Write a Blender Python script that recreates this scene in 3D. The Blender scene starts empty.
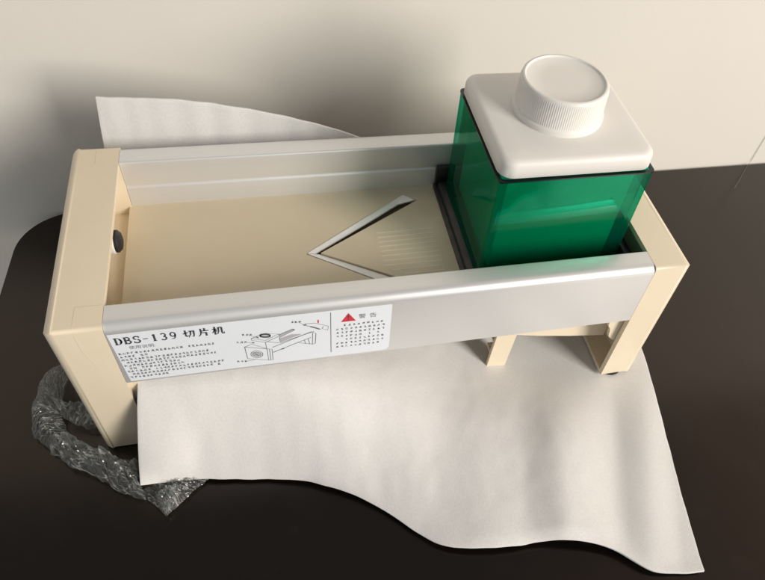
import bpy, bmesh, math, random
from mathutils import Vector, Matrix, noise
random.seed(7)
PI = math.pi
S = bpy.context.scene
COL = S.collection

# ------------------------------------------------------------------ materials
def mat(name, base, rough=.5, metal=0., spec=.5, **kw):
    m = bpy.data.materials.new(name); m.use_nodes = True
    b = m.node_tree.nodes['Principled BSDF']
    b.inputs['Base Color'].default_value = (*base, 1)
    b.inputs['Roughness'].default_value = rough
    b.inputs['Metallic'].default_value = metal
    b.inputs['Specular IOR Level'].default_value = spec
    for k, v in kw.items(): b.inputs[k.replace('_', ' ')].default_value = v
    return m
def nd(m, t, **kw):
    n = m.node_tree.nodes.new(t)
    for k, v in kw.items(): setattr(n, k, v)
    return n
def ln(m, a, b): m.node_tree.links.new(a, b)
def noise_node(m, scale, detail=4, stretch=None, rough=.55):
    tc = nd(m, 'ShaderNodeTexCoord'); n = nd(m, 'ShaderNodeTexNoise')
    n.inputs['Scale'].default_value = scale; n.inputs['Detail'].default_value = detail
    n.inputs['Roughness'].default_value = rough
    if stretch:
        mp = nd(m, 'ShaderNodeMapping'); mp.inputs['Scale'].default_value = stretch
        ln(m, tc.outputs['Object'], mp.inputs['Vector']); ln(m, mp.outputs['Vector'], n.inputs['Vector'])
    else: ln(m, tc.outputs['Object'], n.inputs['Vector'])
    return n
def ramp(m, src, p0, p1, c0, c1):
    r = nd(m, 'ShaderNodeMapRange'); r.inputs['From Min'].default_value = p0; r.inputs['From Max'].default_value = p1
    r.inputs['To Min'].default_value = c0; r.inputs['To Max'].default_value = c1
    ln(m, src, r.inputs['Value']); return r.outputs['Result']
def vary_colour(m, n, c0, c1, lo=.35, hi=.65):
    f = ramp(m, n.outputs['Fac'], lo, hi, 0, 1)
    x = nd(m, 'ShaderNodeMix', data_type='RGBA')
    x.inputs['A'].default_value = (*c0, 1); x.inputs['B'].default_value = (*c1, 1)
    ln(m, f, x.inputs['Factor']); ln(m, x.outputs['Result'], m.node_tree.nodes['Principled BSDF'].inputs['Base Color'])
def vary_rough(m, n, r0, r1, lo=.3, hi=.7):
    ln(m, ramp(m, n.outputs['Fac'], lo, hi, r0, r1), m.node_tree.nodes['Principled BSDF'].inputs['Roughness'])
def bump(m, n, strength, dist):
    b = nd(m, 'ShaderNodeBump'); b.inputs['Strength'].default_value = strength; b.inputs['Distance'].default_value = dist
    ln(m, n.outputs['Fac'], b.inputs['Height']); ln(m, b.outputs['Normal'], m.node_tree.nodes['Principled BSDF'].inputs['Normal'])

M = {}
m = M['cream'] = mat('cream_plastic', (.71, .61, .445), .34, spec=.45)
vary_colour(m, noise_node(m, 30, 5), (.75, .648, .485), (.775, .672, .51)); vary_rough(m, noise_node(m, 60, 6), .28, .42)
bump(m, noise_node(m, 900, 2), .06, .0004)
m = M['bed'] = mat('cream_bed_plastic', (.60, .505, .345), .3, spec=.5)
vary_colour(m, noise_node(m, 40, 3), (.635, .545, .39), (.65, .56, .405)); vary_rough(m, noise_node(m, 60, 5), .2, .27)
m = M['alu'] = mat('anodised_aluminium', (.755, .75, .742), .40, .56)
n = noise_node(m, 700, 5, (.006, 1, 1)); vary_rough(m, n, .37, .42); bump(m, n, .012, .0002)
vary_colour(m, noise_node(m, 900, 4, (.004, 1, 1)), (.75, .745, .737), (.765, .76, .752))
m = M['steel'] = mat('blade_steel', (.86, .85, .84), .45, .5)
vary_rough(m, noise_node(m, 900, 4, (1, .05, 1)), .36, .46)
m = M['white'] = mat('white_plastic', (.74, .715, .675), .42, spec=.4, Subsurface_Weight=.12, Subsurface_Radius=(.004, .004, .003))
vary_rough(m, noise_node(m, 120, 6), .36, .5); bump(m, noise_node(m, 700, 3), .05, .0004)
m = M['black'] = mat('black_plastic', (.012, .012, .013), .38)
vary_rough(m, noise_node(m, 150, 5), .3, .5)
M['rubber'] = mat('black_rubber', (.012, .011, .011), .55)
M['dark_gap'] = mat('seam_shadow_plastic', (.60, .50, .36), .6)
m = M['sticker'] = mat('sticker_paper', (.75, .785, .835), .38, spec=.4)
vary_rough(m, noise_node(m, 90, 4), .32, .44)
M['ink'] = mat('black_ink', (.06, .06, .07), .5)
M['grey_ink'] = mat('grey_ink', (.19, .19, .205), .5)
M['pale_ink'] = mat('pale_grey_ink', (.42, .42, .44), .5)
M['red_ink'] = mat('red_ink', (.62, .03, .045), .45)
m = M['foam'] = mat('white_packing_foam', (.80, .765, .745), .62, spec=.3, Sheen_Weight=.25, Sheen_Roughness=.4)
n = noise_node(m, 1500, 3); vary_rough(m, noise_node(m, 1100, 4), .42, .75)
v = nd(m, 'ShaderNodeTexVoronoi'); v.inputs['Scale'].default_value = 950
tc = nd(m, 'ShaderNodeTexCoord'); ln(m, tc.outputs['Object'], v.inputs['Vector'])
ad = nd(m, 'ShaderNodeMath', operation='ADD'); ln(m, n.outputs['Fac'], ad.inputs[0]); ln(m, v.outputs['Distance'], ad.inputs[1])
bp = nd(m, 'ShaderNodeBump'); bp.inputs['Strength'].default_value = .07; bp.inputs['Distance'].default_value = .0006
ln(m, ad.outputs[0], bp.inputs['Height']); ln(m, bp.outputs['Normal'], m.node_tree.nodes['Principled BSDF'].inputs['Normal'])
vary_colour(m, noise_node(m, 700, 3), (.64, .625, .608), (.68, .665, .648))
m = M['table'] = mat('black_gloss_tabletop', (.003, .0022, .0018), .24, spec=.56, Specular_Tint=(1, .85, .75, 1))
vary_rough(m, noise_node(m, 22, 8, None, .65), .16, .27, .3, .72); bump(m, noise_node(m, 1200, 2), .02, .0002)
sm = noise_node(m, 26, 9, None, .75); du = noise_node(m, 1900, 2)
a1 = ramp(m, sm.outputs['Fac'], .58, .80, 0, .3); a2 = ramp(m, du.outputs['Fac'], .74, .80, 0, .6)
ad = nd(m, 'ShaderNodeMath', operation='ADD'); ln(m, a1, ad.inputs[0]); ln(m, a2, ad.inputs[1])
x = nd(m, 'ShaderNodeMix', data_type='RGBA'); x.inputs['A'].default_value = (.0036, .0024, .0019, 1); x.inputs['B'].default_value = (.035, .028, .024, 1)
ln(m, ad.outputs[0], x.inputs['Factor']); ln(m, x.outputs['Result'], m.node_tree.nodes['Principled BSDF'].inputs['Base Color'])
m = M['wall'] = mat('painted_wall', (.74, .70, .635), .85, spec=.2)
vary_colour(m, noise_node(m, 3, 6), (.68, .645, .585), (.705, .67, .61)); bump(m, noise_node(m, 260, 4), .08, .001)
M['hairline'] = mat('grey_hairline', (.16, .14, .13), .7)

def green_mat(name, tint, body, k):
    m = bpy.data.materials.new(name); m.use_nodes = True; t = m.node_tree; t.nodes.clear()
    out = nd(m, 'ShaderNodeOutputMaterial')
    tr = nd(m, 'ShaderNodeBsdfTransparent'); tr.inputs['Color'].default_value = (*tint, 1)
    di = nd(m, 'ShaderNodeBsdfDiffuse'); di.inputs['Color'].default_value = (*body, 1)
    tl = nd(m, 'ShaderNodeBsdfTranslucent'); tl.inputs['Color'].default_value = (*body, 1)
    a = nd(m, 'ShaderNodeMixShader'); a.inputs['Fac'].default_value = .4; ln(m, di.outputs[0], a.inputs[1]); ln(m, tl.outputs[0], a.inputs[2])
    b = nd(m, 'ShaderNodeMixShader'); b.inputs['Fac'].default_value = k; ln(m, a.outputs[0], b.inputs[1]); ln(m, tr.outputs[0], b.inputs[2])
    fr = nd(m, 'ShaderNodeFresnel'); fr.inputs['IOR'].default_value = 1.42
    gl = nd(m, 'ShaderNodeBsdfGlossy'); gl.inputs['Roughness'].default_value = .03
    c = nd(m, 'ShaderNodeMixShader'); fm = nd(m, 'ShaderNodeMath', operation='MULTIPLY'); fm.inputs[1].default_value = .36; ln(m, fr.outputs[0], fm.inputs[0]); ln(m, fm.outputs[0], c.inputs['Fac']); ln(m, b.outputs[0], c.inputs[1]); ln(m, gl.outputs[0], c.inputs[2])
    ln(m, c.outputs[0], out.inputs['Surface']); return m
M['green'] = green_mat('green_translucent_plastic', (.0002, .72, .545), (.0, .31, .2), .88)
def clear_film():
    m = bpy.data.materials.new('clear_plastic_film'); m.use_nodes = True; t = m.node_tree; t.nodes.clear()
    out = nd(m, 'ShaderNodeOutputMaterial')
    tr = nd(m, 'ShaderNodeBsdfTransparent'); tr.inputs['Color'].default_value = (.93, .95, .94, 1)
    di = nd(m, 'ShaderNodeBsdfDiffuse'); di.inputs['Color'].default_value = (.88, .90, .88, 1)
    tl = nd(m, 'ShaderNodeBsdfTranslucent'); tl.inputs['Color'].default_value = (.88, .90, .88, 1)
    a = nd(m, 'ShaderNodeMixShader'); a.inputs['Fac'].default_value = .5; ln(m, di.outputs[0], a.inputs[1]); ln(m, tl.outputs[0], a.inputs[2])
    lf = nd(m, 'ShaderNodeLayerWeight'); lf.inputs['Blend'].default_value = .35
    f = ramp(m, lf.outputs['Facing'], .25, .95, .94, .40)      # film looks whiter where it is seen edge-on
    uv = nd(m, 'ShaderNodeUVMap'); mp = nd(m, 'ShaderNodeMapping'); mp.inputs['Scale'].default_value = (.07, .32, 1)
    ln(m, uv.outputs['UV'], mp.inputs['Vector'])
    ns = nd(m, 'ShaderNodeTexNoise'); ns.inputs['Scale'].default_value = 1; ns.inputs['Detail'].default_value = 4; ns.inputs['Distortion'].default_value = .8
    ln(m, mp.outputs['Vector'], ns.inputs['Vector'])
    d1 = nd(m, 'ShaderNodeMath', operation='SUBTRACT'); d1.inputs[1].default_value = .5; ln(m, ns.outputs['Fac'], d1.inputs[0])
    d2 = nd(m, 'ShaderNodeMath', operation='ABSOLUTE'); ln(m, d1.outputs[0], d2.inputs[0])
    st_ = ramp(m, d2.outputs[0], .004, .028, .48, 1)           # whitened stretch creases along the film
    fm = nd(m, 'ShaderNodeMath', operation='MULTIPLY'); ln(m, f, fm.inputs[0]); ln(m, st_, fm.inputs[1]); f = fm.outputs[0]
    b = nd(m, 'ShaderNodeMixShader'); ln(m, f, b.inputs['Fac']); ln(m, a.outputs[0], b.inputs[1]); ln(m, tr.outputs[0], b.inputs[2])
    lw = nd(m, 'ShaderNodeLayerWeight'); lw.inputs['Blend'].default_value = .22
    gl = nd(m, 'ShaderNodeBsdfGlossy'); gl.inputs['Roughness'].default_value = .19
    c = nd(m, 'ShaderNodeMixShader'); ln(m, ramp(m, lw.outputs['Fresnel'], 0, 1, .07, .75), c.inputs['Fac']); ln(m, b.outputs[0], c.inputs[1]); ln(m, gl.outputs[0], c.inputs[2])
    ln(m, c.outputs[0], out.inputs['Surface']); return m
M['film'] = clear_film()

# ------------------------------------------------------------------ mesh helpers
def obj(name, bm, material, parent=None, sharp=35):
    bmesh.ops.recalc_face_normals(bm, faces=bm.faces[:])
    me = bpy.data.meshes.new(name); bm.to_mesh(me); bm.free()
    for p in me.polygons: p.use_smooth = True
    me.set_sharp_from_angle(angle=math.radians(sharp))
    for mm in (material if isinstance(material, (list, tuple)) else [material]): me.materials.append(mm)
    o = bpy.data.objects.new(name, me); COL.objects.link(o)
    if parent:
        o.parent = parent; o.matrix_parent_inverse = Matrix.Translation(-Vector(parent.location))
    return o
def tag(o, label=None, cat=None, group=None, kind=None):
    if label: o['label'] = label
    if cat: o['category'] = cat
    if group: o['group'] = group
    if kind: o['kind'] = kind
    return o
def empty(name, loc, label, cat):
    o = bpy.data.objects.new(name, None); COL.objects.link(o); o.location = loc; o.empty_display_size = .02
    return tag(o, label, cat)
def box_bm(bm, x0, x1, y0, y1, z0, z1, bev=0, seg=3):
    t = bmesh.new(); bmesh.ops.create_cube(t, size=1)
    for v in t.verts: v.co = Vector(((x0+x1)/2+v.co.x*(x1-x0), (y0+y1)/2+v.co.y*(y1-y0), (z0+z1)/2+v.co.z*(z1-z0)))
    if bev: bmesh.ops.bevel(t, geom=t.edges[:], offset=bev, segments=seg, profile=.5, affect='EDGES')
    join(bm, t)
def join(bm, t):
    me = bpy.data.meshes.new('tmp'); t.to_mesh(me); t.free(); bm.from_mesh(me); bpy.data.meshes.remove(me)
def prism(bm, pts, axis, a, b):
    """extrude a closed 2D outline between a and b along axis ('x': pts are (y,z); 'y': (x,z); 'z': (x,y))"""
    def P(p, d): return {'x': (d, p[0], p[1]), 'y': (p[0], d, p[1]), 'z': (p[0], p[1], d)}[axis]
    A = [bm.verts.new(P(p, a)) for p in pts]; B = [bm.verts.new(P(p, b)) for p in pts]
    bm.faces.new(A); bm.faces.new(B[::-1]); n = len(pts)
    for i in range(n): bm.faces.new((A[i], B[i], B[(i+1) % n], A[(i+1) % n]))
def arc(cx, cy, r, a0, a1, n):
    return [(cx+r*math.cos(math.radians(a0+(a1-a0)*i/n)), cy+r*math.sin(math.radians(a0+(a1-a0)*i/n))) for i in range(n+1)]
def rrect(x0, x1, y0, y1, r, n=6):
    return arc(x1-r, y1-r, r, 0, 90, n)+arc(x0+r, y1-r, r, 90, 180, n)+arc(x0+r, y0+r, r, 180, 270, n)+arc(x1-r, y0+r, r, 270, 360, n)
def lathe(bm, prof, c, axis='z', n=64):
    """prof: (radius, height) pairs from bottom to top; radius 0 closes the ends"""
    def P(r, h, a):
        x, y = r*math.cos(a), r*math.sin(a)
        return (c[0]+x, c[1]+y, c[2]+h) if axis == 'z' else (c[0]+h, c[1]+x, c[2]+y)
    rings = []
    for r, h in prof:
        rings.append([bm.verts.new(P(0, h, 0))] if r == 0 else [bm.verts.new(P(r, h, 2*PI*k/n)) for k in range(n)])
    for a, b in zip(rings, rings[1:]):
        for k in range(n):
            q = (k+1) % n
            if len(a) == 1: bm.faces.new((a[0], b[k], b[q]))
            elif len(b) == 1: bm.faces.new((a[k], a[q], b[0]))
            else: bm.faces.new((a[k], a[q], b[q], b[k]))
def tube(bm, pts, r, n=8):
    pts = [Vector(p) for p in pts]; rings = []
    for i, p in enumerate(pts):
        d = (pts[min(i+1, len(pts)-1)]-pts[max(i-1, 0)]).normalized()
        u = d.cross(Vector((0.13, .2, 1))).normalized(); w = d.cross(u)
        rings.append([bm.verts.new(p+r*(math.cos(2*PI*k/n)*u+math.sin(2*PI*k/n)*w)) for k in range(n)])
    for a, b in zip(rings, rings[1:]):
        for k in range(n): bm.faces.new((a[k], a[(k+1) % n], b[(k+1) % n], b[k]))
    bm.faces.new(rings[0][::-1]); bm.faces.new(rings[-1])
def catmull(P, t):
    n = len(P)-1; t = min(max(t, 0), 1)*n; i = min(int(t), n-1); f = t-i
    g = lambda k: P[min(max(k, 0), n)]
    a, b, c, d = g(i-1), g(i), g(i+1), g(i+2)
    if i == 0: a = [2*b[k]-c[k] for k in range(len(b))]
    if i == n-1: d = [2*c[k]-b[k] for k in range(len(b))]
    return [.5*(2*b[k]+(c[k]-a[k])*f+(2*a[k]-5*b[k]+4*c[k]-d[k])*f*f+(3*b[k]-a[k]-3*c[k]+d[k])*f**3) for k in range(len(b))]
def sstep(a, b, x):
    t = min(max((x-a)/(b-a), 0), 1); return t*t*(3-2*t)

# ------------------------------------------------------------------ the setting
bm = bmesh.new(); box_bm(bm, -1.6, 2.2, .2232, .28, -.8, .55)
tag(obj('wall', bm, M['wall']), kind='structure')
L_, W_, H_ = .36, .1442, .121
bm = bmesh.new()
out = [(1.25, .2205)]+arc(-.0385, .1785, .042, 90, 176, 14)+[(-.083, .1359), (-.088, -.62), (1.25, -.62)]
prism(bm, out, 'z', -.028, 0)
top = [e for e in bm.edges if abs(e.verts[0].co.z) < 1e-6 and abs(e.verts[1].co.z) < 1e-6]
bmesh.ops.bevel(bm, geom=top, offset=.0015, segments=3, profile=.5, affect='EDGES')
tag(obj('tabletop', bm, M['table']), kind='structure')

# ------------------------------------------------------------------ the slicer
slicer = empty('slicer', (L_/2, W_/2, 0), 'cream and aluminium hand slicer with printed instruction sticker, standing on the black table', 'slicer')
C1, C2 = .026, L_-.0247
RF, RB = .0154, .128            # inner faces of the two rails
ZB = .0855                      # top of the bed
def cap_bm(x0, x1, z0, inner):
    """end panel: solid with rounded edges, its inward face hollowed into pockets; inner = +1 if it opens towards +x"""
    bm = bmesh.new(); bmesh.ops.create_cube(bm, size=1)
    for v in bm.verts: v.co = Vector(((x0+x1)/2+v.co.x*(x1-x0), W_/2+v.co.y*W_, z0+(v.co.z+.5)*(H_-z0)))
    xo = x0 if inner > 0 else x1
    ed = [e for e in bm.edges if all(abs(v.co.x-xo) < 1e-6 for v in e.verts)]
    bmesh.ops.bevel(bm, geom=ed, offset=.0060, segments=7, profile=.5, affect='EDGES')
    xi = x1 if inner > 0 else x0
    ed = [e for e in bm.edges if all(abs(v.co.x-xi) > 1e-4 for v in e.verts) is False and abs(e.verts[0].co.x-e.verts[1].co.x) > .005]
    bmesh.ops.bevel(bm, geom=ed, offset=.0022, segments=4, profile=.5, affect='EDGES')
    return bm
def cap(x0, x1, z0, inner):
    bm = cap_bm(x0, x1, z0, inner)
    xi = x1 if inner > 0 else x0
    o = obj('end_cap', bm, M['cream'], slicer)
    # hollow pockets by a boolean with two boxes (applied below)
    cb = bmesh.new(); d = inner*.011
    a, b = sorted((xi-d, xi+inner*.003))
    box_bm(cb, a, b, RF+.0012, RB-.001, ZB-.006, H_-.0035)
    a2, b2 = sorted((xi-inner*.0165, xi+inner*.003))
    box_bm(cb, a2, b2, .0038, W_-.0038, z0+.0035, .066)
    cut = obj('pocket_cutter', cb, M['cream'])
    md = o.modifiers.new('pockets', 'BOOLEAN'); md.operation = 'DIFFERENCE'; md.object = cut; md.solver = 'EXACT'
    dg = bpy.context.evaluated_depsgraph_get()
    me = bpy.data.meshes.new_from_object(o.evaluated_get(dg)); o.modifiers.clear(); o.data = me; me.name = 'end_cap'
    bpy.data.objects.remove(cut)
    for p in me.polygons: p.use_smooth = True
    me.set_sharp_from_angle(angle=math.radians(35))
    return o
capL = cap(-.0024, C1, 0, 1)
capR = cap(C2, L_+.0010, .0034, -1)
# moulding seams round the rail ends (thin grooves)
def seam(parent, pts):
    bm = bmesh.new(); tube(bm, pts, .00011, 6); return obj('seam', bm, M['dark_gap'], parent)
def reparent(o, p):
    o.parent = p; o.matrix_parent_inverse = Matrix.Identity(4); return o
seam(slicer, [(C1, .0152, H_), (.0125, .0152, H_)]).name = 'tmp1'
sm = bpy.data.objects['tmp1']; sm.name = 'seam'; reparent(sm, capL)
s2 = seam(slicer, [(.0125, .0152, H_), (.0122, .004, H_), (.0122, .0012, H_-.0012), (.0122, 0, H_-.004), (.0124, 0, .104), (.0165, 0, .086)]); reparent(s2, capL)
s3 = seam(slicer, [(.0125, W_-.003, H_), (.0128, W_-.0165, H_), (C1, W_-.0165, H_)]); reparent(s3, capL)
# bolt with black end inside the left cap
bm = bmesh.new(); lathe(bm, [(0, 0), (.0075, 0), (.0075, .0070), (.0068, .0078), (0, .0078)], (.0172, .0730, .1085), 'x', 32)
bl = reparent(obj('bolt_collar', bm, M['white'], slicer), capL)
bm = bmesh.new(); lathe(bm, [(0, 0), (.0066, 0), (.0066, .0015), (.005, .0032), (.002, .004), (0, .0041)], (.0249, .0730, .1085), 'x', 32)
bl = reparent(obj('bolt_tip', bm, M['rubber'], slicer), capL)
for y in (.0078, W_-.0078):
    bm = bmesh.new(); lathe(bm, [(0, 0), (.0075, 0), (.0085, .0022), (.0085, .004), (0, .004)], (C2+.0105, y, .0008), 'z', 24)
    reparent(obj('rubber_foot', bm, M['rubber'], slicer), capR)
# scalloped rib beside the right leg
bm = bmesh.new()
pr = [(C2+.001, .074), (C2-.0105, .074), (C2-.0105, .0615), (C2-.0098, .0585), (C2-.0072, .0562), (C2-.0062, .053), (C2-.0066, .050), (C2-.0058, .0465), (C2-.003, .043), (C2+.001, .040)]
prism(bm, pr, 'y', .005, .0078); bmesh.ops.bevel(bm, geom=bm.edges[:], offset=.0004, segments=2, affect='EDGES')
obj('corner_rib', bm, M['cream'], slicer)
bm = bmesh.new()
prism(bm, [(2*C1-2*C1+C1-.001, .071), (C1+.006, .071), (C1+.006, .064), (C1+.0035, .058), (C1+.0035, .052), (C1-.001, .046)], 'y', .004, .0066)
bmesh.ops.bevel(bm, geom=bm.edges[:], offset=.0004, segments=2, affect='EDGES')
obj('corner_rib', bm, M['cream'], slicer)

# rails
def rail(front):
    r = .0052
    pr = [(.0022, .0705), (0, .0705), (0, H_-r)]+arc(r, H_-r, r, 180, 90, 10)[1:]+[(.0140, H_), (.0147, H_-.0002), (.0152, H_-.0007), (.0154, H_-.0014),
         (.0154, .1030), (.0146, .1026), (.0145, .1018), (.0149, .1010), (.0153, .1004), (.0156, .0998), (.0156, .0800), (.0022, .0800)]
    if not front: pr = [(W_-.0162/.0154*y, z) for y, z in pr]
    bm = bmesh.new(); prism(bm, pr, 'x', C1+.0002, C2-.0002)
    return obj('side_rail', bm, M['alu'], slicer, 40)
rail(True); rail(False)

# bed with a V-shaped slot pointing left
bm = bmesh.new()
y0, y1, YC = RF+.0001, RB+.0003, .0709
xe = .2140
def loop(pts):
    vs = [bm.verts.new((x, y, ZB)) for x, y in pts]
    return [bm.edges.new((vs[i], vs[(i+1) % len(vs)])) for i in range(len(vs))]
slot = [(.1326, YC), (.2045, YC+.0483), (.2140, YC+.0424), (.1418, YC), (.2140, YC-.0424), (.2045, YC-.0483)]
ed = loop([(.0246, y0), (C2+.003, y0), (C2+.003, y1), (.0246, y1)])+loop(slot)
bmesh.ops.triangle_fill(bm, use_beauty=True, use_dissolve=False, edges=ed)
bmesh.ops.recalc_face_normals(bm, faces=bm.faces[:])
ex = bmesh.ops.extrude_face_region(bm, geom=bm.faces[:])
bmesh.ops.translate(bm, verts=[e for e in ex['geom'] if isinstance(e, bmesh.types.BMVert)], vec=(0, 0, -.0045))
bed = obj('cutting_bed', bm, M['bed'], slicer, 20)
# fine guide ribs moulded in the bed, caught light put into a paler colour
bm = bmesh.new()
for k in range(13):
    yy = .0335+k*.0042
    xs = .1418+abs(yy-YC)/.586+.008
    if xs < .214: box_bm(bm, max(xs, .180), .2185, yy, yy+.0011, ZB-.0003, ZB+.00012, .0001, 1)
ribs = reparent(obj('guide_ribs', bm, M['cream'], slicer), bed)
# brown sheet under the slot, the shade below put into its colour
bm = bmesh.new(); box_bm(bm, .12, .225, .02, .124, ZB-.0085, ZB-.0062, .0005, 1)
reparent(obj('slot_shade_sheet', bm, mat('slot_shade_brown', (.22, .17, .115), .6), slicer), bed)
for s in (1, -1):
    bm = bmesh.new()
    # bevelled steel strip along one arm of the V
    q = [Vector(p) for p in ((.1334, YC+s*.0002, 0), (.2046, YC+s*.0481, 0), (.2120, YC+s*.0432, 0), (.1392, YC-s*.0002, 0))]
    q[3] = Vector((.1382, YC+s*.0006, 0)); q[2] = Vector((.2122, YC+s*.0436, 0))
    q.insert(3, Vector((.2000, YC+s*.0408, 0)))
    if s < 0: q[2] = Vector((.2134, YC-.0426, 0)); q[3] = Vector((.2000, YC-.0352, 0)); q[4] = Vector((.1408, YC-.0003, 0))
    zt = [ZB+.0006, ZB+.0006, ZB-.0008, ZB-.0012, ZB-.0010]
    A = [bm.verts.new((p.x, p.y, z)) for p, z in zip(q, zt)]
    B = [bm.verts.new((p.x, p.y, z-.0011)) for p, z in zip(q, zt)]
    bm.faces.new(A); bm.faces.new(B[::-1])
    for i in range(5): bm.faces.new((A[i], B[i], B[(i+1) % 5], A[(i+1) % 5]))
    obj('blade', bm, M['steel'], slicer, 20)
# support leg and stretcher under the bed
bm = bmesh.new()
prism(bm, [(.2545, .078), (.2520, .0045), (.2523, .0035), (.2660, .0035), (.2664, .0045), (.2700, .078)], 'y', .0188, .0215)
prism(bm, [(.0215, .078), (.0215, .004), (.024, .004), (.064, .078)], 'x', .2635, .2662)
for k in range(4):
    z = .018+k*.014
    prism(bm, [(.0216, z), (.0216, z+.002), (.0216+(z)*.50, z+.002), (.0216+z*.50-.001, z)], 'x', .2535, .2634)
bmesh.ops.bevel(bm, geom=bm.edges[:], offset=.0003, segments=1, affect='EDGES')
obj('support_leg', bm, M['cream'], slicer)
bm = bmesh.new(); box_bm(bm, .2385, .2455, .017, .024, .052, .0795, .002, 3)
obj('locating_peg', bm, M['white'], slicer)
bm = bmesh.new()
prism(bm, [(.2690, .079), (.2665, .041), (.285, .0365), (.310, .0315), (C2+.003, .0265), (C2+.003, .079)], 'y', .0195, .0225)
bmesh.ops.bevel(bm, geom=bm.edges[:], offset=.0004, segments=2, affect='EDGES')
obj('stretcher', bm, M['cream'], slicer)

# ---- instruction sticker on the front rail
st = bmesh.new()
X0, X1, Z0, Z1 = .0268, .1737, .0718, .1148
prism(st, [(X0, Z1), (X0+.0020, Z0)]+arc(X1-.0035, Z0+.0035, .0035, 270, 360, 6)+arc(X1-.001, Z1-.001, .001, 0, 90, 3), 'y', -.00012, .0002)
sticker = obj('sticker', st, M['sticker'], slicer)
PY = -.00022
def flat(bm, pts):
    vs = [bm.verts.new((x, PY, z)) for x, z in pts]
    try: bm.faces.new(vs)
    except ValueError: pass
def stroke(bm, pts, w0, w1=None):
    """a pen stroke of varying width through 2D points"""
    if w1 is None: w1 = w0
    n = len(pts); Lf, Rt = [], []
    for i, p in enumerate(pts):
        a = pts[max(i-1, 0)]; b = pts[min(i+1, n-1)]
        dx, dz = b[0]-a[0], b[1]-a[1]; l = math.hypot(dx, dz) or 1
        w = (w0+(w1-w0)*i/max(n-1, 1))/2
        Lf.append((p[0]-dz/l*w, p[1]+dx/l*w)); Rt.append((p[0]+dz/l*w, p[1]-dx/l*w))
    for i in range(n-1): flat(bm, [Lf[i], Lf[i+1], Rt[i+1], Rt[i]])
def ink(name, bm, material):
    return reparent(obj(name, bm, material, slicer), sticker)
def at_glyph(cx, cz, w, h): return lambda pts: [(cx+(x-.5)*w, cz+(y-.5)*h) for x, y in pts]
TH, TN = .00108, .00046
title = bmesh.new()
def el(cx, cy, rx, ry, a0, a1, n=12): return [(cx+rx*math.cos(math.radians(a0+(a1-a0)*i/n)), cy+ry*math.sin(math.radians(a0+(a1-a0)*i/n))) for i in range(n+1)]
def glyph(c, cx, cz, w, h):
    g = at_glyph(cx, cz, w, h)
    def t(p, a=TH, b=None): stroke(title, g(p), a, b)
    if c == 'D':
        t([(.22, 0), (.22, 1)]); t([(0, .97), (.5, .97)], TN); t([(0, .03), (.5, .03)], TN); t(el(.45, .5, .46, .47, -90, 90), TN*1.2); t(el(.5, .5, .42, .36, -60, 60), TH)
    elif c == 'B':
        t([(.22, 0), (.22, 1)]); t([(0, .97), (.5, .97)], TN); t([(0, .03), (.5, .03)], TN); t([(.2, .52), (.5, .52)], TN)
        t(el(.45, .75, .36, .22, -90, 90), TN*1.7); t(el(.45, .28, .45, .25, -90, 90), TN*1.9)
    elif c == 'S':
        t(el(.5, .75, .36, .22, 30, 260), TN*1.8); t(el(.5, .27, .38, .24, 80, -150), TN*1.9); t([(.84, .98), (.84, .72)], TN); t([(.12, .02), (.12, .3)], TN)
    elif c == '-': t([(0, .48), (1, .48)], TN*1.3)
    elif c == '1': t([(.5, 0), (.5, 1)], TH); t([(.22, .84), (.5, .98)], TN); t([(.2, .03), (.8, .03)], TN)
    elif c == '3':
        t(el(.45, .74, .36, .23, 150, -90), TN*1.7); t(el(.45, .27, .42, .25, 90, -150), TN*1.8)
    elif c == '9':
        t(el(.5, .68, .38, .30, 0, 360, 20), TN*1.7); t([(.87, .68), (.86, .45), (.7, .14), (.45, .03), (.18, .08)], TN*1.8, TN)
    elif c == '切':
        t([(.0, .52), (.46, .66)], TN*1.4); t([(.22, .95), (.22, .22), (.27, .14), (.44, .30)], TH*.95, TN)
        t([(.50, .80), (.95, .80)], TN*1.5); t([(.92, .82), (.90, .30), (.84, .06), (.70, .16)], TH*.95, TN); t([(.68, .80), (.62, .40), (.42, .02)], TH*.9, TN)
    elif c == '片':
        t([(.30, .95), (.30, .45), (.22, .18), (.04, .0)], TH*.95, TN); t([(.62, .98), (.62, .64)], TH*.95); t([(.30, .64), (.96, .66)], TN*1.5); t([(.30, .42), (.74, .42)], TN*1.5); t([(.72, .44), (.72, .0)], TH*.95)
    elif c == '机':
        t([(.02, .70), (.44, .70)], TN*1.5); t([(.24, 1), (.24, .0)], TH*.95); t([(.22, .66), (.14, .42), (.0, .24)], TN*1.6, TN); t([(.28, .58), (.42, .40)], TN*1.6)
        t([(.56, .88), (.84, .88)], TN*1.5); t([(.56, .9), (.55, .40), (.42, .04)], TH*.95, TN); t([(.82, .88), (.82, .16), (.90, .06), (1.0, .10), (1.0, .28)], TH*.95, TN)
for c, x in zip('DBS-139', (.0309, .0354, .0399, .0441, .0484, .0530, .0576)):
    glyph(c, x, .1089, .0024 if c == '-' else (.0031 if c in '139' else .0036), .0058)
for c, x in zip('切片机', (.0655, .0727, .0801)): glyph(c, x, .1090, .0060, .0068)
ink('printed_title', title, M['ink'])
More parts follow.
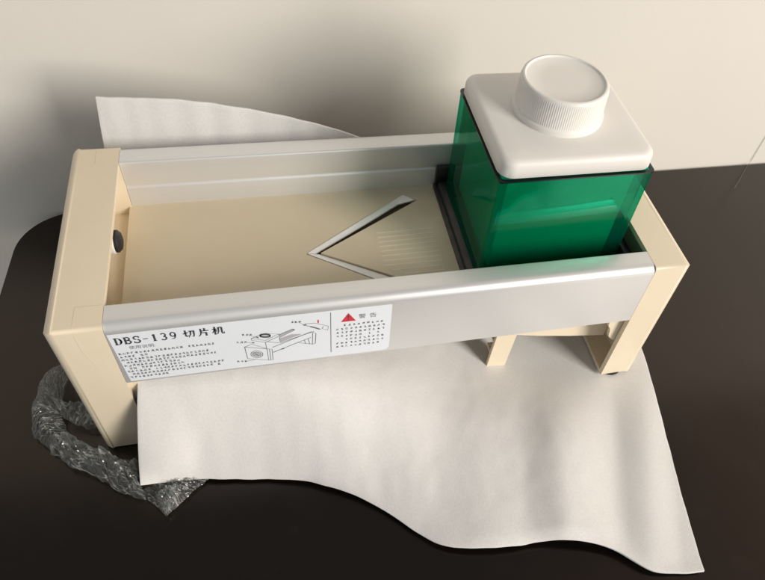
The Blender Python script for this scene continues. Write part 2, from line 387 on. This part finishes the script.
def font_text(body, size, x, z, name, material, bold=0.0):
    c = bpy.data.curves.new(name, 'FONT'); c.body = body; c.size = size; c.align_x = 'CENTER'; c.align_y = 'CENTER'; c.offset = bold; c.resolution_u = 2
    o = bpy.data.objects.new(name, c); COL.objects.link(o)
    o.matrix_world = Matrix.Translation((x, PY, z)) @ Matrix.Rotation(PI/2, 4, 'X')
    bpy.context.view_layer.update(); dg = bpy.context.evaluated_depsgraph_get()
    me = bpy.data.meshes.new_from_object(o.evaluated_get(dg)); me.transform(o.matrix_world)
    bpy.data.objects.remove(o); bpy.data.curves.remove(c)
    b = bmesh.new(); b.from_mesh(me); bpy.data.meshes.remove(me)
    return ink(name, b, material)
font_text('使用说明:', .0031, .0412, .1024, 'printed_heading', M['grey_ink'])
font_text('警', .0043, .1571, .1072, 'printed_heading', M['grey_ink'])
font_text('告', .0043, .1632, .1071, 'printed_heading', M['grey_ink'])
# small print: at this size only the texture of the characters can be read
def squiggle(bm, cx, cz, w, h, rnd, lw):
    g = at_glyph(cx, cz, w, h)
    k = rnd.random()
    for i in range(rnd.choice((2, 3, 3))):
        y = (.12, .5, .88, .3, .7)[rnd.randrange(5)]; a, b = sorted((rnd.uniform(0, .4), rnd.uniform(.6, 1)))
        stroke(bm, g([(a, y), (b, y)]), lw)
    for i in range(rnd.choice((1, 2))):
        x = rnd.uniform(.15, .85); a, b = rnd.uniform(0, .3), rnd.uniform(.7, 1); stroke(bm, g([(x, a), (x, b)]), lw)
    if k > .4: stroke(bm, g([(.5, .9), (rnd.uniform(0, .3), .05)]), lw)
    if k < .6: stroke(bm, g([(.5, .6), (rnd.uniform(.75, 1), .05)]), lw)
rnd = random.Random(5); body = bmesh.new()
rows = [1, .33, .92, 1.0, .60, .62, 1.03, .98, .40]
for i, f in enumerate(rows):
    z = .0980-i*.00281; x = .0292 if i else .0292; x += .0004*i*.3
    if i in (3, 5, 7): x += .0018
    while x < .0292+.0487*f:
        if rnd.random() > .05: squiggle(body, x, z, .00172, .0020, rnd, .00024)
        x += .00204
ink('printed_instructions', body, M['grey_ink'])
warn = bmesh.new()
for i in range(7):
    z = .1009-i*.00338; x = .1475 if i == 0 else .1432; xe_ = (.1705, .1712, .1716, .1716, .1714, .1700, .1690)[i]
    while x < xe_:
        if rnd.random() > .04: squiggle(warn, x, z, .0017, .0019, rnd, .00024)
        x += .00262
ink('printed_warning', warn, M['grey_ink'])
b = bmesh.new(); stroke(b, [(.1396, .1136), (.1393, .0762)], .0004); ink('printed_divider', b, M['grey_ink'])
b = bmesh.new(); flat(b, [(.1452, .1040), (.1535, .1040), (.1493, .1115)]); ink('warning_triangle', b, M['red_ink'])
PY = -.00030
b = bmesh.new(); stroke(b, [(.1493, .1096), (.1493, .1066)], .0009, .0006); stroke(b, [(.1493, .1058), (.1493, .1050)], .0008); ink('exclamation_mark', b, M['ink'])
PY = -.00022
# line drawing of the machine
def D(x, y): return (6.3975e-5*x-7.301e-6*y+.090949, -1.32857e-5*x-1.12002e-4*y+.11671)
dr = bmesh.new()
def dl(pts, w=.00028): stroke(dr, [D(*p) for p in pts], w)
def ell(cx, cy, rx, ry, w=.0003): dl([(cx+rx*math.cos(2*PI*i/24), cy+ry*math.sin(2*PI*i/24)) for i in range(25)], w)
gry = bmesh.new()
for p in ([(335, 150), (430, 116), (520, 112), (335, 182)], [(330, 122), (440, 75), (455, 84), (335, 140)]): flat(gry, [D(*q) for q in p])
flat(gry, [D(138+36*math.cos(2*PI*i/20), 284+20*math.sin(2*PI*i/20)) for i in range(20)])
ink('drawing_shading', gry, M['pale_ink'])
PY = -.00027
dl([(40, 222), (58, 322), (236, 336), (226, 238), (40, 222)], .00036); dl([(40, 222), (100, 198), (226, 236)]); dl([(236, 336), (274, 334), (268, 240), (226, 238)]); dl([(246, 240), (256, 334)])
ell(138, 284, 50, 30, .00036); ell(138, 284, 36, 20, .0003); dl([(120, 278), (150, 295)], .0005)
dl([(100, 150), (100, 166), (214, 182), (330, 130), (325, 112)]); dl([(100, 150), (214, 166), (325, 112), (214, 108), (100, 150)]); dl([(214, 182), (222, 234)]); dl([(232, 178), (328, 186)])
for k in range(5): ell(213, 122+k*2.5, 43, 11, .0004)
dl([(325, 120), (440, 72), (458, 78), (332, 142)]); dl([(332, 142), (336, 186), (622, 90)], .0003); dl([(440, 72), (458, 78)], .0007)
dl([(270, 226), (600, 92), (640, 106), (640, 190), (620, 198), (485, 184), (278, 268)], .00032); dl([(612, 100), (615, 196)]); dl([(545, 160), (552, 190)]); dl([(575, 148), (590, 194)]); dl([(485, 184), (600, 140)])
dl([(85, 125), (140, 142)], .0002); dl([(142, 137), (158, 147)], .0009); dl([(62, 184), (105, 188)], .0002); dl([(104, 184), (122, 188)], .0009)
dl([(276, 266), (350, 240)], .0002); dl([(348, 240), (372, 234)], .0008); dl([(490, 17), (532, 36)], .0002); dl([(530, 36), (548, 42)], .0010)
dl([(545, 30), (560, 46), (620, 52), (680, 72)], .0004); dl([(545, 30), (620, 22), (745, 46), (738, 78), (690, 66), (700, 48)], .0003); dl([(590, 52), (670, 72)], .0007); dl([(40, 345), (120, 332)], .0002)
for x0, x1, y in ((22, 95, 122), (-25, 62, 182), (-35, 38, 345), (424, 494, 15)):
    x = x0
    while x < x1:
        p = D(x+13, y); squiggle(dr, p[0], p[1], .0016, .0018, rnd, .00024); x += 31
ink('printed_drawing', dr, M['grey_ink'])
b = bmesh.new(); stroke(b, [D(655, 22), D(653, 6)], .0006); flat(b, [D(646, 8), D(662, 9), D(652, -8)]); ink('red_arrow', b, M['red_ink'])

# ------------------------------------------------------------------ feed box sliding between the rails
fb = empty('feed_box', (.28, .072, ZB), 'square translucent green feed box on a black sliding base between the two rails', 'feed box')
BX0, BX1, BY0, BY1, BZ0, BZ1 = .2340, .3270, .0290, .1160, .0925, .1722
bm = bmesh.new()
o_ = rrect(BX0, BX1, BY0, BY1, .0026, 5); i_ = rrect(BX0+.0026, BX1-.0026, BY0+.0026, BY1-.0026, .0016, 5)
V = [[bm.verts.new((x, y, z)) for x, y in q] for q, z in ((o_, BZ0), (o_, BZ1-.0005), ([(x+(a-x)*.2, y+(b_-y)*.2) for (x, y), (a, b_) in zip(o_, i_)], BZ1), (i_, BZ1), (i_, BZ0))]
n = len(o_)
for a, b in zip(V, V[1:]):
    for k in range(n): bm.faces.new((a[k], a[(k+1) % n], b[(k+1) % n], b[k]))
obj('green_walls', bm, M['green'], fb, 40)
# rim strip; the wall edge's inner reflection is put into its dark colour
bm = bmesh.new()
q1 = rrect(BX0-.0004, BX1+.0004, BY0-.0004, BY1+.0004, .003, 5); q2 = rrect(BX0+.0018, BX1-.0018, BY0+.0018, BY1-.0018, .002, 5)
V = [[bm.verts.new((x, y, z)) for x, y in q] for q, z in ((q1, BZ1-.0004), (q1, BZ1+.0005), (q2, BZ1+.0005), (q2, BZ1+.0001))]
for a, b in zip(V, V[1:]):
    for k in range(n): bm.faces.new((a[k], a[(k+1) % n], b[(k+1) % n], b[k]))
obj('rim', bm, mat('rim_dark_reflection', (.002, .012, .010), .15), fb, 40)
# black base frame with runners and the tabs in the rail grooves
bm = bmesh.new()
def frame(x0, x1, y0, y1, ix0, ix1, iy0, iy1, z0, z1):
    a = rrect(x0, x1, y0, y1, .002, 3); c = rrect(ix0, ix1, iy0, iy1, .002, 3)
    V = [[bm.verts.new((x, y, z)) for x, y in q] for q, z in ((a, z0), (a, z1-.0006), ([(x+(u-x)*.1, y+(v_-y)*.1) for (x, y), (u, v_) in zip(a, c)], z1), (c, z1), (c, z0))]
    for p, q in zip(V, V[1:]+V[:1]):
        for k in range(len(a)): bm.faces.new((p[k], p[(k+1) % len(a)], q[(k+1) % len(a)], q[k]))
frame(.2278, .3350, RF+.0008, RB-.0008, BX0+.0032, BX1-.0032, BY0+.0032, BY1-.0032, ZB+.0003, ZB+.0032)
frame(.2300, .3345, .0235, .1215, BX0+.0032, BX1-.0032, BY0+.0032, BY1-.0032, ZB+.0030, ZB+.0085)
box_bm(bm, .3288, .3346, RF+.0012, RB-.0012, ZB+.002, .1085, .001, 2)
for yy in (RB-.0046, RF+.0010): box_bm(bm, .2285, .3290, yy, yy+.0036, ZB+.002, .1050, .0012, 2)
obj('sliding_base', bm, M['black'], fb)

# ------------------------------------------------------------------ lid with round knob
lid = empty('press_lid', (.28, .072, BZ1), 'white square lid with rounded corners and a ribbed round knob, on the green box', 'lid')
LX0, LX1, LY0, LY1, LZ0, LZ1 = .2343, .3258, .0292, .1160, .1738, .1845
bm = bmesh.new(); rings = []
for ins, z in ((.004, LZ0), (.0006, LZ0), (0, LZ0+.0006), (.0002, LZ1-.0035), (.0006, LZ1-.0022), (.0014, LZ1-.0011), (.0026, LZ1-.0003), (.0042, LZ1), (.012, LZ1+.0004)):
    rings.append([bm.verts.new((x, y, z)) for x, y in rrect(LX0+ins, LX1-ins, LY0+ins, LY1-ins, max(.0085-ins*.6, .002), 8)])
n = len(rings[0])
for a, b in zip(rings, rings[1:]):
    for k in range(n): bm.faces.new((a[k], a[(k+1) % n], b[(k+1) % n], b[k]))
bm.faces.new(rings[0][::-1]); bm.faces.new(rings[-1])
obj('lid_plate', bm, M['white'], lid, 50)
bm = bmesh.new(); box_bm(bm, BX0+.0075, BX1-.0075, BY0+.0058, BY1-.0060, .0975, LZ0-.0002, .0012, 2)
obj('pusher_block', bm, mat('bright_white_plastic', (.86, .86, .85), .6), lid)
KX, KY, KR = .2800, .0740, .0255
bm = bmesh.new(); N = 780
prof = [(1.045, LZ1-.0004, 0), (1.045, LZ1+.0028, 0), (1.03, LZ1+.0036, 0), (1.0, LZ1+.0042, 0), (1.0, LZ1+.0050, 1), (.985, LZ1+.0180, 1), (.98, LZ1+.0190, 0), (.965, LZ1+.0204, 0), (.94, LZ1+.0210, 0), (.90, LZ1+.0210, 0), (.88, LZ1+.0202, 0), (.86, LZ1+.0199, 0), (.5, LZ1+.0198, 0)]
rings = []
for r, z, kn in prof:
    rg = []
    for k in range(N):
        a = 2*PI*k/N; rr = KR*r+(.00010*math.cos(a*130) if kn else 0)
        rg.append(bm.verts.new((KX+rr*math.cos(a), KY+rr*math.sin(a), z)))
    rings.append(rg)
for a, b in zip(rings, rings[1:]):
    for k in range(N): bm.faces.new((a[k], a[(k+1) % N], b[(k+1) % N], b[k]))
bm.faces.new(rings[-1])
obj('knob', bm, M['white'], lid, 50)

# ------------------------------------------------------------------ foam sheet under and behind the slicer
FR = [(.0219, -.0336, .012), (.0432, -.0318, .006), (.0661, -.0337, .004), (.1136, -.0434, .003), (.1427, -.0577, .004), (.162, -.0722, .004), (.1802, -.09, .004), (.1959, -.1016, .006), (.2252, -.1084, .006), (.2572, -.1102, .004), (.2919, -.1209, .007), (.3124, -.1378, .004), (.3299, -.1427, .005), (.346, -.1447, .005)]
LE = [FR[0], (.0227, -.0247, .020), (.0248, -.016, .034), (.0273, -.0056, .050), (.0298, .0034, .0615), (.031, .020, .066), (.031, .06, .058), (.030, .11, .052)]
# rows by depth y, columns by x; heights under the machine fall from left to right
XS = [0, .08, .16, .24, .32, .42, .52, .62, .70, .78, .86, .92, .96, 1]
def row(y, xl, xr, hs, dy=0):
    P = []
    for i, s in enumerate(XS):
        h = catmull([(a,) for a in hs], s)[0]
        P.append((xl+(xr-xl)*s, y+dy*s, max(h, .0016)))
    return P
def fr_col(s): return catmull(FR, s)
rows_ = []
G = [  # (left edge point, right edge point, heights left to right)
    (None, None, None),
    ((.0227, -.0247), (.3565, -.108), [.020, .018, .014, .010, .008, .006, .004, .003]),
    ((.0248, -.016), (.3640, -.072), [.034, .032, .026, .018, .011, .006, .004, .0024]),
    ((.0273, -.0056), (.3705, -.030), [.050, .047, .040, .027, .013, .005, .003, .0018]),
    ((.0298, .0034), (.3755, 0.), [.0615, .058, .050, .033, .012, .004, .0014, .0012]),
    ((.031, .022), (.3785, .022), [.066, .062, .053, .034, .012, .003, .0012, .0012]),
    ((.031, .062), (.378, .058), [.060, .058, .050, .034, .014, .003, .0012, .0012]),
    ((.030, .112), (.376, .100), [.052, .050, .045, .030, .016, .006, .0012, .0012]),
    ((.024, .147), (.375, .135), [.058, .056, .050, .036, .020, .008, .0014, .0012]),
    ((.0135, .1535), (.374, .142), [.085, .082, .074, .058, .034, .012, .0014, .0012]),
    ((.0131, .1575), (.373, .148), [.110, .106, .096, .080, .054, .022, .002, .0012]),
    ((.0169, .1600), (.372, .155), [.1466, .1425, .131, .113, .085, .040, .006, .0012]),
]
NS = 150
cols = []
for j in range(NS+1):
    s = j/NS; c = [fr_col(s)]
    for l, r, hs in G[1:]:
        h = catmull([(a,) for a in hs], s)[0]
        c.append([l[0]+(r[0]-l[0])*s, l[1]+(r[1]-l[1])*s, h])
    cols.append(c)
# bunch the first rows against the wavy front edge
for c in cols:
    f = c[0]
    for k in (1, 2, 3):
        w = k/4.0; tgt = c[4]
        lx = f[0]+(tgt[0]-f[0])*w; ly = f[1]+(tgt[1]-f[1])*w
        e = sstep(0, .12, (c[4][0]-.03)/.345)
        c[k][0] = c[k][0]*(1-e)+lx*e; c[k][1] = c[k][1]*(1-e)+ly*e
        c[k][2] = c[k][2]
NT = 170
def folds(x, y):
    """soft wrinkles running front to back"""
    d = y+.09
    def up(a, b, k): return sstep(a, b, x-k*d)
    z = .0038*up(.188, .226, .14)+.0050*up(.244, .272, .26)-.0105*up(.268, .318, .34)
    z += .0032*(up(.306, .332, .42)-up(.332, .356, .42))
    z += .0030*up(.085, .120, .0)-.0030*up(.125, .165, .05)
    return z
bm = bmesh.new(); Vg = []
for j, c in enumerate(cols):
    rw = []
    for t in range(NT+1):
        p = catmull(c, t/NT); x, y, z = p
        k = sstep(.02, -.055, y)
        z += folds(x, y)*k*sstep(0, .06, t/NT+.035)
        z += .0005*noise.noise(Vector((x*30, y*12, 1.7)))*sstep(0, .02, z)*(1-sstep(.08, .14, y))+.00025*noise.noise(Vector((x*120, y*90, 5)))*sstep(.002, .01, z)*(1-sstep(.10, .15, y))
        lo = .0010
        rw.append(bm.verts.new((x+.0005*noise.noise(Vector((y*60, x*40, 9))), y+.0006*noise.noise(Vector((x*90, 3, y*20))), max(z, lo))))
    Vg.append(rw)
for j in range(NS):
    for t in range(NT): bm.faces.new((Vg[j][t], Vg[j+1][t], Vg[j+1][t+1], Vg[j][t+1]))
fo = tag(obj('foam_sheet', bm, M['foam'], None, 180), 'white foam wrapping sheet spread under the slicer and curling up behind it', 'packing foam')
md = fo.modifiers.new('thick', 'SOLIDIFY'); md.thickness = .0017; md.offset = 0
md = fo.modifiers.new('round', 'BEVEL'); md.width = .0006; md.segments = 3; md.limit_method = 'ANGLE'; md.angle_limit = math.radians(50)

# ------------------------------------------------------------------ crumpled clear bag
bm = bmesh.new(); UV = bm.loops.layers.uv.new('UVMap'); uvs = {}
rb_ = random.Random(11)
def patch(A, B, n1, n2, puff, a, pleats=0):
    """thin film between two edge lines, wrinkled along its length (or gathered towards the second line)"""
    g = []; sd = rb_.uniform(0, 50); n1 *= 4; n2 *= 4
    Lg = sum((Vector(catmull(A, (i+1)/20))-Vector(catmull(A, i/20))).length for i in range(20))
    rdg = lambda q: (1-2*abs(noise.noise(q)))
    for i in range(n1+1):
        pa = Vector(catmull(A, i/n1)); pb = Vector(catmull(B, i/n1)); r = []; u = i/n1*Lg*1000
        for j in range(n2+1):
            f = j/n2; w = math.sin(PI*f); wd = (pb-pa).length*1000
            p = pa.lerp(pb, f); p.z += puff*w
            if pleats: h = rdg(Vector((u*.34+f*2, f*1.2, sd)))*.0034*(1-.6*f)*min(f*5, 1)+rdg(Vector((u*.8, f*5, sd+9)))*.0016
            else:
                tw = f*wd+3.2*math.sin(u*.12+sd)
                h = rdg(Vector((u*.05, tw*.21, sd)))*.0042+rdg(Vector((u*.16+tw*.12, tw*.44-u*.1, sd+5)))*.0030+rdg(Vector((u*.5+tw*.2, tw*.9-u*.2, sd+8)))*.0014
            p.z += h*a*(.25+w)
            p += Vector((noise.noise(Vector((u*.2, f*3, sd))), noise.noise(Vector((u*.2, f*3, sd+20))), 0))*.0016*a
            p.z = max(p.z, .0010+.0004*rb_.random()); v = bm.verts.new(p); r.append(v)
            uvs[v] = (f*wd+sd, u*1.0) if pleats else (u+sd*9, f*wd+sd)
        g.append(r)
    for i in range(n1):
        for j in range(n2):
            fc = bm.faces.new((g[i][j], g[i+1][j], g[i+1][j+1], g[i][j+1]))
            for lp in fc.loops: lp[UV].uv = uvs[lp.vert]
z = .003
knot = (-.0285, .0265, .009)
kn2 = [(-.0275, .0285, .009), (-.0285, .0275, .009), (-.0290, .0265, .009), (-.0290, .0255, .009), (-.0285, .0245, .009)]
# fan gathered at the knot
patch([(-.0200, .0660, z), (-.0325, .0680, z), (-.0425, .0605, z), (-.0468, .046, z), (-.0475, .030, z)], kn2, 26, 7, .006, .8, 1)
patch([(-.0475, .030, z), (-.0455, .018, z), (-.0400, .0090, z), (-.0310, .0005, z)], [(-.0290, .0265, .009), (-.0275, .0240, .008), (-.0255, .0175, .004), (-.0225, .0100, z)], 18, 8, .007, 1.1, 1)
# strand from knot to behind the leg
patch([(-.0285, .0290, .009), (-.022, .0320, z), (-.014, .033, z), (-.004, .034, z)], [(-.0275, .0240, .007), (-.0200, .0180, z), (-.0110, .0140, z), (-.003, .0120, z)], 16, 7, .008, 1.1)
# loose strand along the front of the leg, under the foam corner
patch([(-.0320, .0000, z), (-.0195, -.0105, z), (-.004, -.0210, z), (.0100, -.0325, .002), (.0240, -.0395, .0015)], [(-.0225, .0085, z), (-.0115, -.0010, z), (.0025, -.0095, z), (.0140, -.0150, .002), (.0200, -.0260, .0015)], 26, 7, .007, 1.1)
patch([(-.0240, .0030, .005), (-.0100, -.0060, .006), (.0060, -.0160, .006), (.0185, -.0240, .005)], [(-.0210, .0070, .004), (-.0070, -.0020, .004), (.0080, -.0110, .004), (.0215, -.0180, .004)], 22, 4, .006, 1.2)
# pointed tail in front of the foam
patch([(.0180, -.0320, .002), (.0265, -.0410, .002), (.0355, -.0512, .002)], [(.0610, -.0320, .002), (.0505, -.0385, .002), (.0362, -.0512, .002)], 14, 11, .0025, .7)
patch([(.0290, -.0365, .003), (.0310, -.0420, .003), (.0345, -.0480, .003)], [(.0480, -.0365, .003), (.0430, -.0400, .003), (.0370, -.0490, .003)], 11, 8, .003, .8)
tag(obj('plastic_bag', bm, M['film'], None, 16), 'crumpled clear plastic bag lying twisted round the left foot of the slicer', 'plastic bag')

# thin thread of grey on the wall and the back right of the table
bm = bmesh.new()
tube(bm, [(.596, .2226, .075), (.5945, .2225, .034), (.5936, .2222, .004), (.5900, .2195, .0009), (.578, .2085, .0004), (.567, .1975, .0003), (.556, .1875, .0003)], .0002, 6)
tag(obj('hairline', bm, M['hairline']), 'thin grey thread running down the wall onto the back of the table', 'hairline')

# ------------------------------------------------------------------ light, world, camera
w = bpy.data.worlds.new('World'); S.world = w; w.use_nodes = True
bg = w.node_tree.nodes['Background']; nt = w.node_tree
tc = nt.nodes.new('ShaderNodeTexCoord'); sx = nt.nodes.new('ShaderNodeSeparateXYZ'); nt.links.new(tc.outputs['Generated'], sx.inputs['Vector'])
def nmap(src, a, b, c, d):
    q = nt.nodes.new('ShaderNodeMapRange'); q.interpolation_type = 'SMOOTHSTEP'; nt.links.new(src, q.inputs['Value'])
    for k, v in zip(('From Min', 'From Max', 'To Min', 'To Max'), (a, b, c, d)): q.inputs[k].default_value = v
    return q.outputs['Result']
up = nmap(sx.outputs['Z'], .55, .95, .36, .20)          # a dim ceiling, paler room walls
right = nmap(sx.outputs['X'], .25, .75, 0, 1)           # added warm glow on the unseen right, browning the table's reflection
mx = nt.nodes.new('ShaderNodeMix'); mx.data_type = 'RGBA'
mx.inputs['A'].default_value = (.92, .97, 1, 1); mx.inputs['B'].default_value = (2.3, 1.8, 1.5, 1)
nt.links.new(right, mx.inputs['Factor']); nt.links.new(mx.outputs['Result'], bg.inputs['Color']); nt.links.new(up, bg.inputs['Strength'])
la = bpy.data.lights.new('window_light', 'AREA'); la.shape = 'RECTANGLE'; la.size = .76; la.size_y = 1.2; la.energy = 57; la.color = (1, .955, .885)
lo = bpy.data.objects.new('window_light', la); COL.objects.link(lo)
dirv = Vector((.72, -1, .56)).normalized(); tgt = Vector((.35, .1, .05)); lo.location = tgt+dirv*2.2
lo.rotation_euler = dirv.to_track_quat('Z', 'Y').to_euler()

cam = bpy.data.cameras.new('camera'); co = bpy.data.objects.new('camera', cam); COL.objects.link(co)
wv = Vector((0.6795246303554037, -0.18263178651420833, -0.17948663117780655))
co.matrix_world = Matrix.Translation((0.11552685, -0.22766097, 0.40482386)) @ Matrix.Rotation(wv.length, 4, wv.normalized())
cam.sensor_width = 36; cam.lens = 36*671.079/765; cam.shift_x = -56.8446/765; cam.shift_y = 5.5747/765
cam.clip_start = .01; cam.clip_end = 50
S.camera = co
S.view_settings.view_transform = 'Standard'; S.view_settings.look = 'None'; S.view_settings.gamma = 1; S.view_settings.exposure = 0
S.cycles.max_bounces = 10; S.cycles.transparent_max_bounces = 24
